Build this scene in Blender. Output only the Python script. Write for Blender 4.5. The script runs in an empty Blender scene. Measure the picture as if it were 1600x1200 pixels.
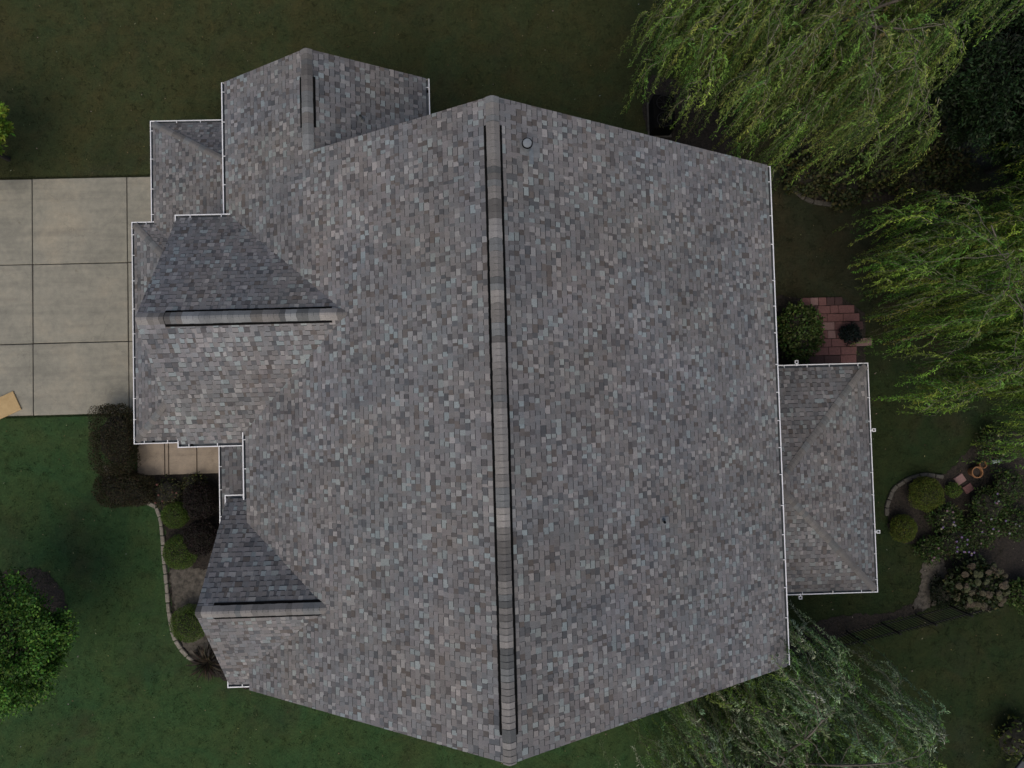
import bpy, math, random
import numpy as np
from mathutils import Vector, Matrix

# ------------------------------------------------------------------ camera, sky, sun, exposure
F_PX = 1109.0                                   # focal length in pixels of a 1600 px wide frame
CAM = Vector((-0.0378, 1.001, 25.7))            # drone hovering above the roof, ground at z = 0
TA, TB, YAW = -0.0317, 0.0190, 0.0267
scene = bpy.context.scene
COL = scene.collection
ROT = Matrix.Rotation(TB, 3, 'Y') @ Matrix.Rotation(TA, 3, 'X') @ Matrix.Rotation(YAW, 3, 'Z')
camd = bpy.data.cameras.new('camera'); cam = bpy.data.objects.new('camera', camd); COL.objects.link(cam)
camd.sensor_width = 36.0; camd.lens = F_PX / 1600 * 36.0; camd.clip_end = 2000; camd.clip_start = 0.1
cam.matrix_world = Matrix.Translation(CAM) @ ROT.transposed().to_4x4()
scene.camera = cam

SUN = Vector((-0.14, -0.50, 0.85)).normalized()
world = bpy.data.worlds.new('World'); scene.world = world; world.use_nodes = True
wn = world.node_tree.nodes; wl = world.node_tree.links
sky = wn.new('ShaderNodeTexSky'); sky.sky_type = 'NISHITA'; sky.sun_disc = False
sky.sun_elevation = math.asin(SUN.z); sky.sun_rotation = math.atan2(SUN.x, SUN.y)
sky.air_density = 1.0; sky.dust_density = 5.0; sky.ozone_density = 1.0
wl.new(sky.outputs[0], wn['Background'].inputs[0]); wn['Background'].inputs[1].default_value = 0.112
sd = bpy.data.lights.new('sun', 'SUN'); sd.energy = 0.55; sd.angle = math.radians(50); sd.color = (1.0, 0.92, 0.80)
so = bpy.data.objects.new('sun', sd); COL.objects.link(so); so.rotation_euler = SUN.to_track_quat('Z', 'Y').to_euler()
scene.view_settings.view_transform = 'Standard'; scene.view_settings.look = 'None'
scene.view_settings.gamma = 1.0; scene.view_settings.use_curve_mapping = False
scene.view_settings.exposure = 0.17
scene.cycles.max_bounces = 5; scene.cycles.diffuse_bounces = 3; scene.cycles.glossy_bounces = 2; scene.cycles.transmission_bounces = 3

# ------------------------------------------------------------------ helpers
RS = np.random.RandomState(7)
rnd = random.Random(11)
def at(px, py, z=0.0):
    """world point at height z that the photograph shows at pixel (px, py)"""
    g = ROT.transposed() @ Vector(((px - 800) / F_PX, -(py - 600) / F_PX, -1.0))
    t = (z - CAM.z) / g.z
    return CAM + g * t
def tag(o, label=None, cat=None, group=None, kind=None):
    if label: o['label'] = label
    if cat: o['category'] = cat
    if group: o['group'] = group
    if kind: o['kind'] = kind
    return o
WL = {}            # world position of every object, so that parts can be built in world coordinates
def empty(name, loc=(0, 0, 0), rz=0.0):
    o = bpy.data.objects.new(name, None); COL.objects.link(o); o.location = loc; o.rotation_euler[2] = rz
    o.empty_display_size = 0.2; WL[o.name] = Vector(loc)
    return o
def mesh(name, V, Fc, mat, cols=None, mats=None, midx=None, smooth=False):
    me = bpy.data.meshes.new(name)
    me.from_pydata([tuple(v) for v in V], [], Fc)
    if mats:
        for m in mats: me.materials.append(m)
        me.polygons.foreach_set('material_index', midx)
    else:
        me.materials.append(mat)
    if cols is not None:
        a = me.attributes.new('Col', 'FLOAT_COLOR', 'FACE')
        c = np.ones((len(Fc), 4), dtype=np.float32); c[:, :3] = cols
        a.data.foreach_set('color', c.ravel())
    if smooth: me.polygons.foreach_set('use_smooth', [True] * len(me.polygons))
    me.update()
    return me
def link(name, me, parent=None, loc=None):
    o = bpy.data.objects.new(name, me); COL.objects.link(o)
    w = Vector(loc) if loc is not None else Vector((0, 0, 0))
    if parent is not None: o.parent = parent
    o.location = w - (WL.get(parent.name, Vector((0, 0, 0))) if parent is not None else Vector((0, 0, 0)))
    WL[o.name] = w
    return o
class MB:
    """collects boxes, tubes and prisms and links them as one mesh"""
    def __init__(s): s.V = []; s.F = []; s.M = []; s.m = 0
    def add(s, V, Fc):
        n = len(s.V); s.V += [tuple(v) for v in V]; s.F += [tuple(i + n for i in f) for f in Fc]; s.M += [s.m] * len(Fc)
        return s
    def box(s, c, size, ax=None, taper=1.0, bev=0.0):
        cx, cy, cz = c; hx, hy, hz = size[0] / 2, size[1] / 2, size[2] / 2
        if bev > 0:
            b = bev; V = []
            lv = [(-hz, 1), (hz - b, 1), (hz, 0)]
            for z, full in lv:
                x1 = hx if full else hx - b; y1 = hy if full else hy - b
                V += [(-x1 + b, -y1, z), (x1 - b, -y1, z), (x1, -y1 + b, z), (x1, y1 - b, z), (x1 - b, y1, z), (-x1 + b, y1, z), (-x1, y1 - b, z), (-x1, -y1 + b, z)]
            Fc = []
            for l in range(2):
                for k in range(8):
                    Fc.append((l * 8 + k, l * 8 + (k + 1) % 8, l * 8 + 8 + (k + 1) % 8, l * 8 + 8 + k))
            Fc.append(tuple(range(16, 24))); Fc.append(tuple(range(7, -1, -1)))
        else:
            V = [(x * hx * (taper if z > 0 else 1), y * hy * (taper if z > 0 else 1), z * hz) for z in (-1, 1) for y in (-1, 1) for x in (-1, 1)]
            Fc = [(0, 2, 3, 1), (4, 5, 7, 6), (0, 1, 5, 4), (2, 6, 7, 3), (0, 4, 6, 2), (1, 3, 7, 5)]
        R = Matrix.Rotation(ax, 3, 'Z') if ax else None
        W = []
        for v in V:
            v = Vector(v)
            if R: v = R @ v
            W.append((v.x + cx, v.y + cy, v.z + cz))
        return s.add(W, Fc)
    def tube(s, pts, radii, n=6, caps=True):
        V = []; Fc = []
        pts = [Vector(p) for p in pts]
        for i, p in enumerate(pts):
            d = (pts[min(i + 1, len(pts) - 1)] - pts[max(i - 1, 0)])
            if d.length < 1e-6: d = Vector((0, 0, 1))
            d.normalize()
            a = d.cross(Vector((0.31, 0.2, 0.93))); a.normalize(); b = d.cross(a)
            for k in range(n):
                t = 2 * math.pi * k / n
                V.append(p + (a * math.cos(t) + b * math.sin(t)) * radii[i])
        for i in range(len(pts) - 1):
            for k in range(n):
                Fc.append((i * n + k, i * n + (k + 1) % n, (i + 1) * n + (k + 1) % n, (i + 1) * n + k))
        if caps:
            Fc.append(tuple(range(n - 1, -1, -1))); Fc.append(tuple(range((len(pts) - 1) * n, len(pts) * n)))
        return s.add(V, Fc)
    def lathe(s, c, prof, n=20):
        V = []; Fc = []
        for r, z in prof:
            for k in range(n):
                t = 2 * math.pi * k / n
                V.append((c[0] + r * math.cos(t), c[1] + r * math.sin(t), c[2] + z))
        for i in range(len(prof) - 1):
            for k in range(n):
                Fc.append((i * n + k, i * n + (k + 1) % n, (i + 1) * n + (k + 1) % n, (i + 1) * n + k))
        return s.add(V, Fc)
    def prism(s, poly, z0, z1):
        n = len(poly)
        V = [(p[0], p[1], z0) for p in poly] + [(p[0], p[1], z1) for p in poly]
        Fc = [tuple(range(n - 1, -1, -1)), tuple(range(n, 2 * n))] + [(k, (k + 1) % n, n + (k + 1) % n, n + k) for k in range(n)]
        return s.add(V, Fc)
    def me(s, name, mat, smooth=False):
        return mesh(name, s.V, s.F, mat, smooth=smooth)
    def build(s, name, mat, parent=None, smooth=False):
        return link(name, s.me(name, mat, smooth), parent)

# ------------------------------------------------------------------ materials
def nt(name):
    m = bpy.data.materials.new(name); m.use_nodes = True
    return m, m.node_tree.nodes, m.node_tree.links, m.node_tree.nodes['Principled BSDF']
def ramp(n, l, src, stops):
    r = n.new('ShaderNodeValToRGB'); e = r.color_ramp.elements
    while len(e) < len(stops): e.new(0.5)
    for i, (p, c) in enumerate(stops): e[i].position = p; e[i].color = (*c, 1)
    l.new(src, r.inputs[0]); return r.outputs[0]
def noise(n, l, scale, detail=4, rough=.6, vec=None, dist=0.0):
    t = n.new('ShaderNodeTexNoise'); t.inputs['Scale'].default_value = scale; t.inputs['Detail'].default_value = detail
    t.inputs['Roughness'].default_value = rough; t.inputs['Distortion'].default_value = dist
    if vec is not None: l.new(vec, t.inputs['Vector'])
    return t.outputs[0]
def pos(n): return n.new('ShaderNodeNewGeometry').outputs['Position']
def mix(n, l, a, b, fac, mode='MIX'):
    m = n.new('ShaderNodeMix'); m.data_type = 'RGBA'; m.blend_type = mode
    for s, v in ((6, a), (7, b)):
        if isinstance(v, tuple): m.inputs[s].default_value = (*v, 1)
        else: l.new(v, m.inputs[s])
    if isinstance(fac, float): m.inputs[0].default_value = fac
    else: l.new(fac, m.inputs[0])
    return m.outputs[2]
def bump(n, l, p, h, strength, dist):
    b = n.new('ShaderNodeBump'); b.inputs['Strength'].default_value = strength; b.inputs['Distance'].default_value = dist
    l.new(h, b.inputs['Height']); l.new(b.outputs[0], p.inputs['Normal'])
def simple(name, c1, c2, scale=8, rough=.85, bs=0.0, bd=.01, metal=0.0, detail=5):
    m, n, l, p = nt(name)
    v = pos(n); no = noise(n, l, scale, detail, .65, v)
    l.new(ramp(n, l, no, [(.3, c1), (.7, c2)]), p.inputs['Base Color'])
    p.inputs['Roughness'].default_value = rough; p.inputs['Metallic'].default_value = metal
    if bs: bump(n, l, p, no, bs, bd)
    return m
def colored(name, rough=.9, trans=0.0, scale=30, amt=.25):
    """colour from the piece's own 'Col' attribute with fine grain"""
    m, n, l, p = nt(name)
    a = n.new('ShaderNodeAttribute'); a.attribute_name = 'Col'
    no = noise(n, l, scale, 3, .6, pos(n))
    g = ramp(n, l, no, [(.25, (1 - amt,) * 3), (.75, (1 + amt,) * 3)])
    c = mix(n, l, a.outputs['Color'], g, 1.0, 'MULTIPLY')
    l.new(c, p.inputs['Base Color']); p.inputs['Roughness'].default_value = rough
    p.inputs['Specular IOR Level'].default_value = .25
    if trans > 0:
        t = n.new('ShaderNodeBsdfTranslucent'); l.new(c, t.inputs[0])
        mx = n.new('ShaderNodeMixShader'); mx.inputs[0].default_value = trans
        l.new(p.outputs[0], mx.inputs[1]); l.new(t.outputs[0], mx.inputs[2])
        l.new(mx.outputs[0], n['Material Output'].inputs[0])
    return m
M = {}
M['shingle'] = colored('asphalt_shingle', .95, 0, 45, .22)
def weather(m):
    # faded patches and faint wash streaks on the old shingles
    n, l = m.node_tree.nodes, m.node_tree.links; p = n['Principled BSDF']; src = p.inputs['Base Color'].links[0].from_socket
    v = pos(n); mp = n.new('ShaderNodeMapping'); mp.inputs['Scale'].default_value = (.35, 2.6, .35); l.new(v, mp.inputs[0])
    a = ramp(n, l, noise(n, l, .45, 5, .6, v, .5), [(.3, (.88, .885, .90)), (.7, (1.10, 1.09, 1.06))])
    b = ramp(n, l, noise(n, l, 1.6, 5, .65, mp.outputs[0]), [(.3, (.94,) * 3), (.7, (1.05,) * 3)])
    c = mix(n, l, mix(n, l, src, a, 1.0, 'MULTIPLY'), b, 1.0, 'MULTIPLY'); l.new(c, p.inputs['Base Color'])
weather(M['shingle'])
M['leaf'] = colored('leaf', .6, .3, 3, .2)
M['bladed'] = colored('grass_blade', .8, .2, 2, .2)
M['white'] = simple('white_aluminium', (.62, .64, .65), (.78, .79, .8), 3, .45)
M['gutter_dirt_shade'] = simple('gutter_grime_shade', (.06, .075, .085), (.17, .19, .2), 5, .6)  # blue-grey trough inside: grime plus painted-in shade and sky reflection
M['fascia'] = simple('white_trim', (.6, .6, .58), (.72, .72, .7), 4, .6)
M['black'] = simple('black_plastic', (.004, .004, .004), (.008, .008, .008), 4, .8)
M['black'].node_tree.nodes['Principled BSDF'].inputs['Specular IOR Level'].default_value = .05
M['siding'] = simple('wall_render', (.32, .26, .2), (.4, .34, .27), 3, .9)
M['deck'] = simple('roof_deck', (.10, .09, .09), (.14, .13, .12), 6, .95)
M['zinc'] = simple('zinc', (.16, .18, .19), (.24, .265, .275), 9, .5, metal=.3)
M['boot'] = simple('weathered_boot', (.13, .14, .145), (.2, .21, .215), 9, .8)
M['bark'] = simple('bark', (.07, .06, .045), (.16, .145, .12), 14, .95, .5, .02)
M['twig'] = simple('willow_twig', (.14, .13, .09), (.27, .25, .19), 10, .9)
M['core'] = simple('shrub_twigs', (.008, .009, .005), (.02, .018, .012), 12, 1.0, .6, .03)
M['terracotta'] = simple('terracotta', (.16, .075, .028), (.24, .12, .05), 12, .85)
M['soil'] = simple('potting_soil', (.012, .009, .006), (.03, .022, .016), 30, 1.0, .6, .02)
M['iron'] = simple('black_iron', (.003, .003, .003), (.007, .007, .007), 8, .9)
M['board'] = simple('plywood', (.36, .25, .11), (.46, .33, .16), 5, .8)
M['stone'] = simple('edging_stone', (.13, .12, .095), (.26, .24, .2), 9, .95, .4, .01)
M['dstone'] = simple('weathered_edging_stone', (.045, .042, .036), (.09, .085, .072), 9, .95, .4, .01)
M['greywood'] = simple('grey_painted_timber', (.035, .04, .045), (.06, .066, .072), 6, .7)
M['unit'] = simple('dark_unit_casing', (.003, .003, .003), (.006, .006, .006), 6, 1.0)
M['brick'] = simple('red_paver', (.11, .052, .05), (.17, .085, .08), 14, .95, .3, .006)
M['brickdark'] = simple('dark_red_paver', (.04, .022, .022), (.07, .038, .037), 14, .95, .3, .006)
M['brickpink'] = simple('faded_pink_paver', (.17, .105, .1), (.24, .15, .14), 14, .95, .3, .006)
M['paleplastic'] = simple('pale_plastic', (.35, .42, .4), (.5, .58, .55), 6, .5)

def mat_lawn():
    m, n, l, p = nt('lawn_grass'); v = pos(n)
    big = noise(n, l, .16, 4, .6, v, .4); mid = noise(n, l, .9, 6, .7, v); fine = noise(n, l, 14, 6, .75, v); f2 = noise(n, l, 55, 4, .7, v)
    sx = n.new('ShaderNodeSeparateXYZ'); l.new(v, sx.inputs[0])
    def mr(src, a, b):
        r = n.new('ShaderNodeMapRange'); l.new(src, r.inputs[0]); r.inputs[1].default_value = a; r.inputs[2].default_value = b; r.interpolation_type = 'SMOOTHSTEP'; return r.outputs[0]
    def math_(op, a, b):
        k = n.new('ShaderNodeMath'); k.operation = op
        for i, q in enumerate((a, b)):
            if isinstance(q, float): k.inputs[i].default_value = q
            else: l.new(q, k.inputs[i])
        return k.outputs[0]
    wob = math_('MULTIPLY', math_('SUBTRACT', big, .5), 12.0)
    x = math_('ADD', sx.outputs[0], wob); y = math_('ADD', sx.outputs[1], wob)
    green = ramp(n, l, mid, [(.3, (.028, .054, .020)), (.7, (.039, .067, .026))])
    olive = ramp(n, l, mid, [(.3, (.033, .039, .016)), (.7, (.046, .050, .022))])
    bare = ramp(n, l, mid, [(.3, (.022, .022, .013)), (.7, (.040, .037, .024))])
    c = mix(n, l, green, olive, mr(y, 4.0, 10.0))
    # thin back yard lawn, with tree and house shade painted in as darker colour
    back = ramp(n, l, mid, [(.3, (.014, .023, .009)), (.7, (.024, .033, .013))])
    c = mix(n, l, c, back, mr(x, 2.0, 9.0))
    def mul(a_, b_): return math_('MULTIPLY', a_, b_)
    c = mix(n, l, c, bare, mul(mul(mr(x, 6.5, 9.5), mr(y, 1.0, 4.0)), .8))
    worn = ramp(n, l, noise(n, l, .33, 5, .65, v, .6), [(.52, (0, 0, 0)), (.68, (1, 1, 1))])
    c = mix(n, l, c, bare, math_('MULTIPLY', worn, .5))
    c = mix(n, l, c, ramp(n, l, noise(n, l, .7, 5, .7, v, .8), [(.35, (1.12, 1.0, .92)), (.62, (.86, 1.03, .98)), (.72, (.80, 1.02, 1.04))]), 1.0, 'MULTIPLY')
    m3 = ramp(n, l, noise(n, l, 4.2, 7, .75, v, .5), [(.28, (.78, .80, .82)), (.5, (1.0,) * 3), (.74, (1.26, 1.22, 1.16))]); c = mix(n, l, c, m3, 1.0, 'MULTIPLY')
    g = ramp(n, l, fine, [(.2, (.5,) * 3), (.8, (1.5,) * 3)]); g2 = ramp(n, l, f2, [(.2, (.75,) * 3), (.8, (1.25,) * 3)])
    c = mix(n, l, c, g, 1.0, 'MULTIPLY'); c = mix(n, l, c, g2, 1.0, 'MULTIPLY')
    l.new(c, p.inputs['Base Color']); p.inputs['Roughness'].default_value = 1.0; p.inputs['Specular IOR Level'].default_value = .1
    bump(n, l, p, fine, .6, .04)
    return m
def mat_concrete(name, c1, c2, c3):
    m, n, l, p = nt(name); v = pos(n)
    a = noise(n, l, .55, 6, .65, v, .3); b = noise(n, l, 5, 6, .7, v); f = noise(n, l, 60, 3, .6, v)
    c = ramp(n, l, a, [(.3, c1), (.5, c2), (.72, c3)])
    c = mix(n, l, c, ramp(n, l, b, [(.25, (.80, .80, .80)), (.7, (1.12, 1.11, 1.08))]), 1.0, 'MULTIPLY')
    c = mix(n, l, c, ramp(n, l, f, [(.3, (.88,) * 3), (.7, (1.1,) * 3)]), 1.0, 'MULTIPLY')
    # small dark spots of oil and leaf stain
    s = ramp(n, l, noise(n, l, 2.3, 3, .5, v), [(.70, (1, 1, 1)), (.8, (.72, .70, .66))])
    c = mix(n, l, c, s, 1.0, 'MULTIPLY')
    mp = n.new('ShaderNodeMapping'); mp.inputs['Scale'].default_value = (.25, 3.0, 1); mp.inputs['Rotation'].default_value = (0, 0, .12); l.new(v, mp.inputs[0])
    t = ramp(n, l, noise(n, l, 1.1, 5, .6, mp.outputs[0], .3), [(.32, (.82, .82, .83)), (.55, (1, 1, 1))]); c = mix(n, l, c, t, 1.0, 'MULTIPLY')
    vo = n.new('ShaderNodeTexVoronoi'); vo.feature = 'DISTANCE_TO_EDGE'; vo.inputs['Scale'].default_value = .38; vo.inputs['Randomness'].default_value = 1.0
    nz = n.new('ShaderNodeTexNoise'); nz.inputs['Scale'].default_value = 1.7; nz.inputs['Detail'].default_value = 6; l.new(v, nz.inputs['Vector'])
    ad = n.new('ShaderNodeVectorMath'); ad.operation = 'ADD'; l.new(v, ad.inputs[0]); l.new(nz.outputs[1], ad.inputs[1]); l.new(ad.outputs[0], vo.inputs['Vector'])
    ck = ramp(n, l, vo.outputs['Distance'], [(.0, (.72, .71, .69)), (.006, (1, 1, 1))]); c = mix(n, l, c, ck, .6, 'MULTIPLY')
    l.new(c, p.inputs['Base Color']); p.inputs['Roughness'].default_value = .95
    bump(n, l, p, b, .15, .004)
    return m
M['lawn'] = mat_lawn()
M['concrete'] = mat_concrete('driveway_concrete', (.21, .207, .17), (.262, .253, .205), (.325, .295, .225))
M['walk'] = mat_concrete('walkway_concrete', (.24, .20, .15), (.29, .245, .19), (.33, .28, .22))
M['unit'].node_tree.nodes['Principled BSDF'].inputs['Specular IOR Level'].default_value = .1
M['darkbark'] = simple('dark_bark', (.012, .011, .009), (.03, .027, .022), 14, .95)
M['mulch'] = simple('bark_mulch', (.004, .0035, .003), (.034, .027, .020), 13, 1.0, 1.0, .05, detail=9)
M['paleearth'] = simple('pale_mulch', (.022, .02, .016), (.12, .108, .088), 6, 1.0, .8, .03, detail=9)
M['joint'] = simple('joint_filler', (.03, .028, .022), (.06, .055, .045), 12, 1.0)

# ------------------------------------------------------------------ ground
def sheet(name, poly, z, mat, parent=None, kind='structure', label=None):
    me = mesh(name, [(p[0], p[1], z) for p in poly], [tuple(range(len(poly)))], mat)
    o = link(name, me, parent)
    if kind: o['kind'] = kind
    if label: o['label'] = label
    return o
sheet('lawn', [(-300, -300), (300, -300), (300, 300), (-300, 300)], 0.0, M['lawn'], label='mown lawn around the house')

# driveway: separate poured slabs with dark joints
dw = sheet('driveway', [(-40, 1.12), (-9, 1.12), (-9, 9.66), (-40, 9.66)], 0.006, M['joint'], label='pale concrete driveway in front of the garage')
rows = [1.12, 3.70, 6.55, 9.66]
cols_ = [-40, -36.5, -33.2, -29.9, -26.6, -23.3, -20.0, -16.62, -13.24, -9.0]
for r in range(3):
    for c in range(len(cols_) - 1):
        j = .015
        x0, x1 = cols_[c] + j, cols_[c + 1] - j; y0, y1 = rows[r] + j, rows[r + 1] - j
        MB().box(((x0 + x1) / 2, (y0 + y1) / 2, .03 + rnd.uniform(-.004, .004)), (x1 - x0 + rnd.uniform(-.012, .006), y1 - y0 + rnd.uniform(-.012, .006), .05), ax=rnd.uniform(-.0025, .0025), bev=.014).build('slab', M['concrete'], dw)
wk = sheet('walkway', [(-12.98, -1.12), (-7.2, -1.12), (-7.2, .45), (-12.98, .45)], 0.008, M['joint'], label='tan concrete walkway to the front door')
wx = [-12.98, -12.0, -11.86, -10.86, -9.85, -8.8, -7.2]
for a, b in zip(wx[:-1], wx[1:]):
    MB().box(((a + b) / 2, -.335, .035), (b - a - .03, 1.54, .05), bev=.01).build('slab', M['walk'], wk)

def smooth_poly(pts, n=6, closed=True):
    out = []; N = len(pts)
    for i in range(N if closed else N - 1):
        p0, p1, p2, p3 = [Vector(pts[(i + k) % N] if closed else pts[min(max(i + k, 0), N - 1)]) for k in (-1, 0, 1, 2)]
        for k in range(n):
            t = k / n
            out.append(.5 * ((2 * p1) + (p2 - p0) * t + (2 * p0 - 5 * p1 + 4 * p2 - p3) * t * t + (3 * p1 - p0 - 3 * p2 + p3) * t ** 3))
    if not closed: out.append(Vector(pts[-1]))
    return out
def gpts(L, z=0): return [tuple(at(x, y, z)) for x, y in L]
def bed(name, pix, mat, z, label, smooth=True):
    P = gpts(pix)
    P = smooth_poly(P, 14) if smooth else P
    P = [Vector(p) + Vector((rnd.gauss(0, .035), rnd.gauss(0, .035), 0)) for p in P]
    return sheet(name, [(p[0], p[1]) for p in P], z, mat, label=label)
bed('mulch_bed', [(165, 735), (250, 738), (360, 738), (420, 800), (430, 1060), (345, 1060), (310, 1032), (285, 1010), (270, 965), (264, 900), (258, 830), (245, 792), (175, 785)], M['mulch'], .012, 'dark mulch bed along the front of the house')
bed('pale_mulch_patch', [(268, 888), (300, 886), (335, 905), (330, 1000), (330, 1028), (306, 1026), (288, 1008), (276, 965), (268, 920)], M['paleearth'], .018, 'pale bare earth patch in the front bed')
bed('tree_ring', [(-60, 900), (20, 892), (62, 890), (92, 915), (108, 960), (112, 990), (100, 1012), (60, 1020), (-60, 1020)], M['mulch'], .012, 'dark mulch ring under the front tree')
bed('shrub_bed', [(1228, 260), (1240, 295), (1262, 312), (1290, 320), (1340, 318), (1460, 300), (1560, 240), (1700, 100), (1500, 40), (1300, 180)], M['mulch'], .012, 'dark mulch bed under the willow')
bed('garden_bed', [(1386, 800), (1390, 770), (1410, 750), (1445, 742), (1480, 738), (1530, 690), (1600, 680), (1700, 760), (1700, 900), (1560, 940), (1480, 935), (1455, 900), (1470, 850), (1420, 850), (1392, 830)], M['mulch'], .012, 'dark mulch flower bed in the back yard')
bed('dirt_path', [(1443, 880), (1470, 868), (1478, 900), (1470, 930), (1462, 945), (1428, 952), (1428, 940), (1436, 920)], M['paleearth'], .02, 'pale worn dirt patch beside the flower bed')
bed('dirt_strip', [(1225, 1000), (1300, 965), (1380, 958), (1428, 943), (1440, 955), (1340, 985), (1230, 1030)], M['mulch'], .016, 'dark dirt strip along the iron fence')
bed('porch_bed', [(1195, 478), (1250, 466), (1262, 500), (1285, 545), (1280, 580), (1195, 580)], M['mulch'], .013, 'dark mulch bed beside the porch')
bed('porch_edge_bed', [(1010, 130), (1035, 120), (1100, 150), (1150, 240), (1060, 230), (1008, 200)], M['mulch'], .013, 'dark mulch strip beside the house wall')

# brick patio: rows of separate pavers
pat_o = sheet('patio', [tuple(at(*q))[:2] for q in ((1250, 466), (1315, 464), (1352, 490), (1352, 580), (1250, 580))], .014, M['mulch'], label='small red brick patio beside the porch')
pa = at(1252, 466)
k = 0
for j in range(9):
    x = pa.x + (0.12 * (j % 2)); y = pa.y - .14 - j * .305
    xmax = pa.x + (1.25, 1.6, 1.85, 1.95, 2.0, 2.0, 1.9, 1.9, 1.9)[j]
    while x < xmax:
        w = rnd.choice((.3, .3, .45, .6)); h = .285
        mt = rnd.choice((M['brick'], M['brick'], M['brickdark'], M['brickdark'], M['brickpink'], M['brick']))
        me = MB().box((0, 0, 0), (w - .016, h, .06), bev=.008).me('paver', mt)
        o = link('paver', me, pat_o, (x + w / 2, y, .034 + rnd.uniform(-.006, .006))); o.rotation_euler[2] = rnd.uniform(-.02, .02)
        x += w

# ------------------------------------------------------------------ house
house = empty('house')
tag(house, 'large house with weathered grey asphalt shingle roof and white gutters', 'house')

# value noise for slow colour drift over the roof
GR = RS.rand(64, 64)
def vnoise(x, y):
    x = x % 63; y = y % 63
    i, j = int(x), int(y); fx, fy = x - i, y - j; fx = fx * fx * (3 - 2 * fx); fy = fy * fy * (3 - 2 * fy)
    return (GR[i, j] * (1 - fx) + GR[i + 1, j] * fx) * (1 - fy) + (GR[i, j + 1] * (1 - fx) + GR[i + 1, j + 1] * fx) * fy
EXPO = .1435
def tabcolor(s, t, r, kind):
    d1 = vnoise(s * .55 + 9, t * .55 + 3) - .5; d2 = vnoise(s * .9 + 31, t * .8 + 17) - .5
    if kind == 'light':
        b = r.uniform(.205, .275); c = r.choice(((1, 1.0, .97), (.90, 1.04, 1.04), (1.02, .99, .96), (.93, 1.03, 1.0)))
    elif kind == 'dark':
        b = r.uniform(.085, .125); c = r.choice(((1, .98, .98), (.95, 1, 1.04), (1.08, .98, .9)))
    else:
        b = r.gauss(.166, .017); c = r.choice(((1.02, .99, .99), (.97, 1.0, 1.01), (1.02, .99, .96), (1, 1, .99)))
    w = (1 + .04 * d1 + .07 * d2, 1 + .02 * d1, 1 + .03 * d1 - .08 * d2)
    g = 1 + .10 * d1
    return (.975 * b * c[0] * w[0] * g, .97 * b * c[1] * w[1] * g, .985 * b * c[2] * w[2] * g)
def clip(poly, conv):
    """Sutherland-Hodgman of poly against a convex counter-clockwise polygon, both 2D"""
    out = poly
    for i in range(len(conv)):
        a = conv[i]; b = conv[(i + 1) % len(conv)]; ex, ey = b[0] - a[0], b[1] - a[1]
        inp = out; out = []
        if not inp: return []
        dist = [ex * (p[1] - a[1]) - ey * (p[0] - a[0]) for p in inp]
        if min(dist) >= -1e-9: out = inp; continue
        for k in range(len(inp)):
            p, q = inp[k - 1], inp[k]; dp, dq = dist[k - 1], dist[k]
            if dq >= 0:
                if dp < 0:
                    f = dp / (dp - dq); out.append((p[0] + (q[0] - p[0]) * f, p[1] + (q[1] - p[1]) * f))
                out.append(q)
            elif dp >= 0:
                f = dp / (dp - dq); out.append((p[0] + (q[0] - p[0]) * f, p[1] + (q[1] - p[1]) * f))
    return out
FIELD = {}           # roof name -> list of shingles (V, F, cols, screen size)
DECK = {}
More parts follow.
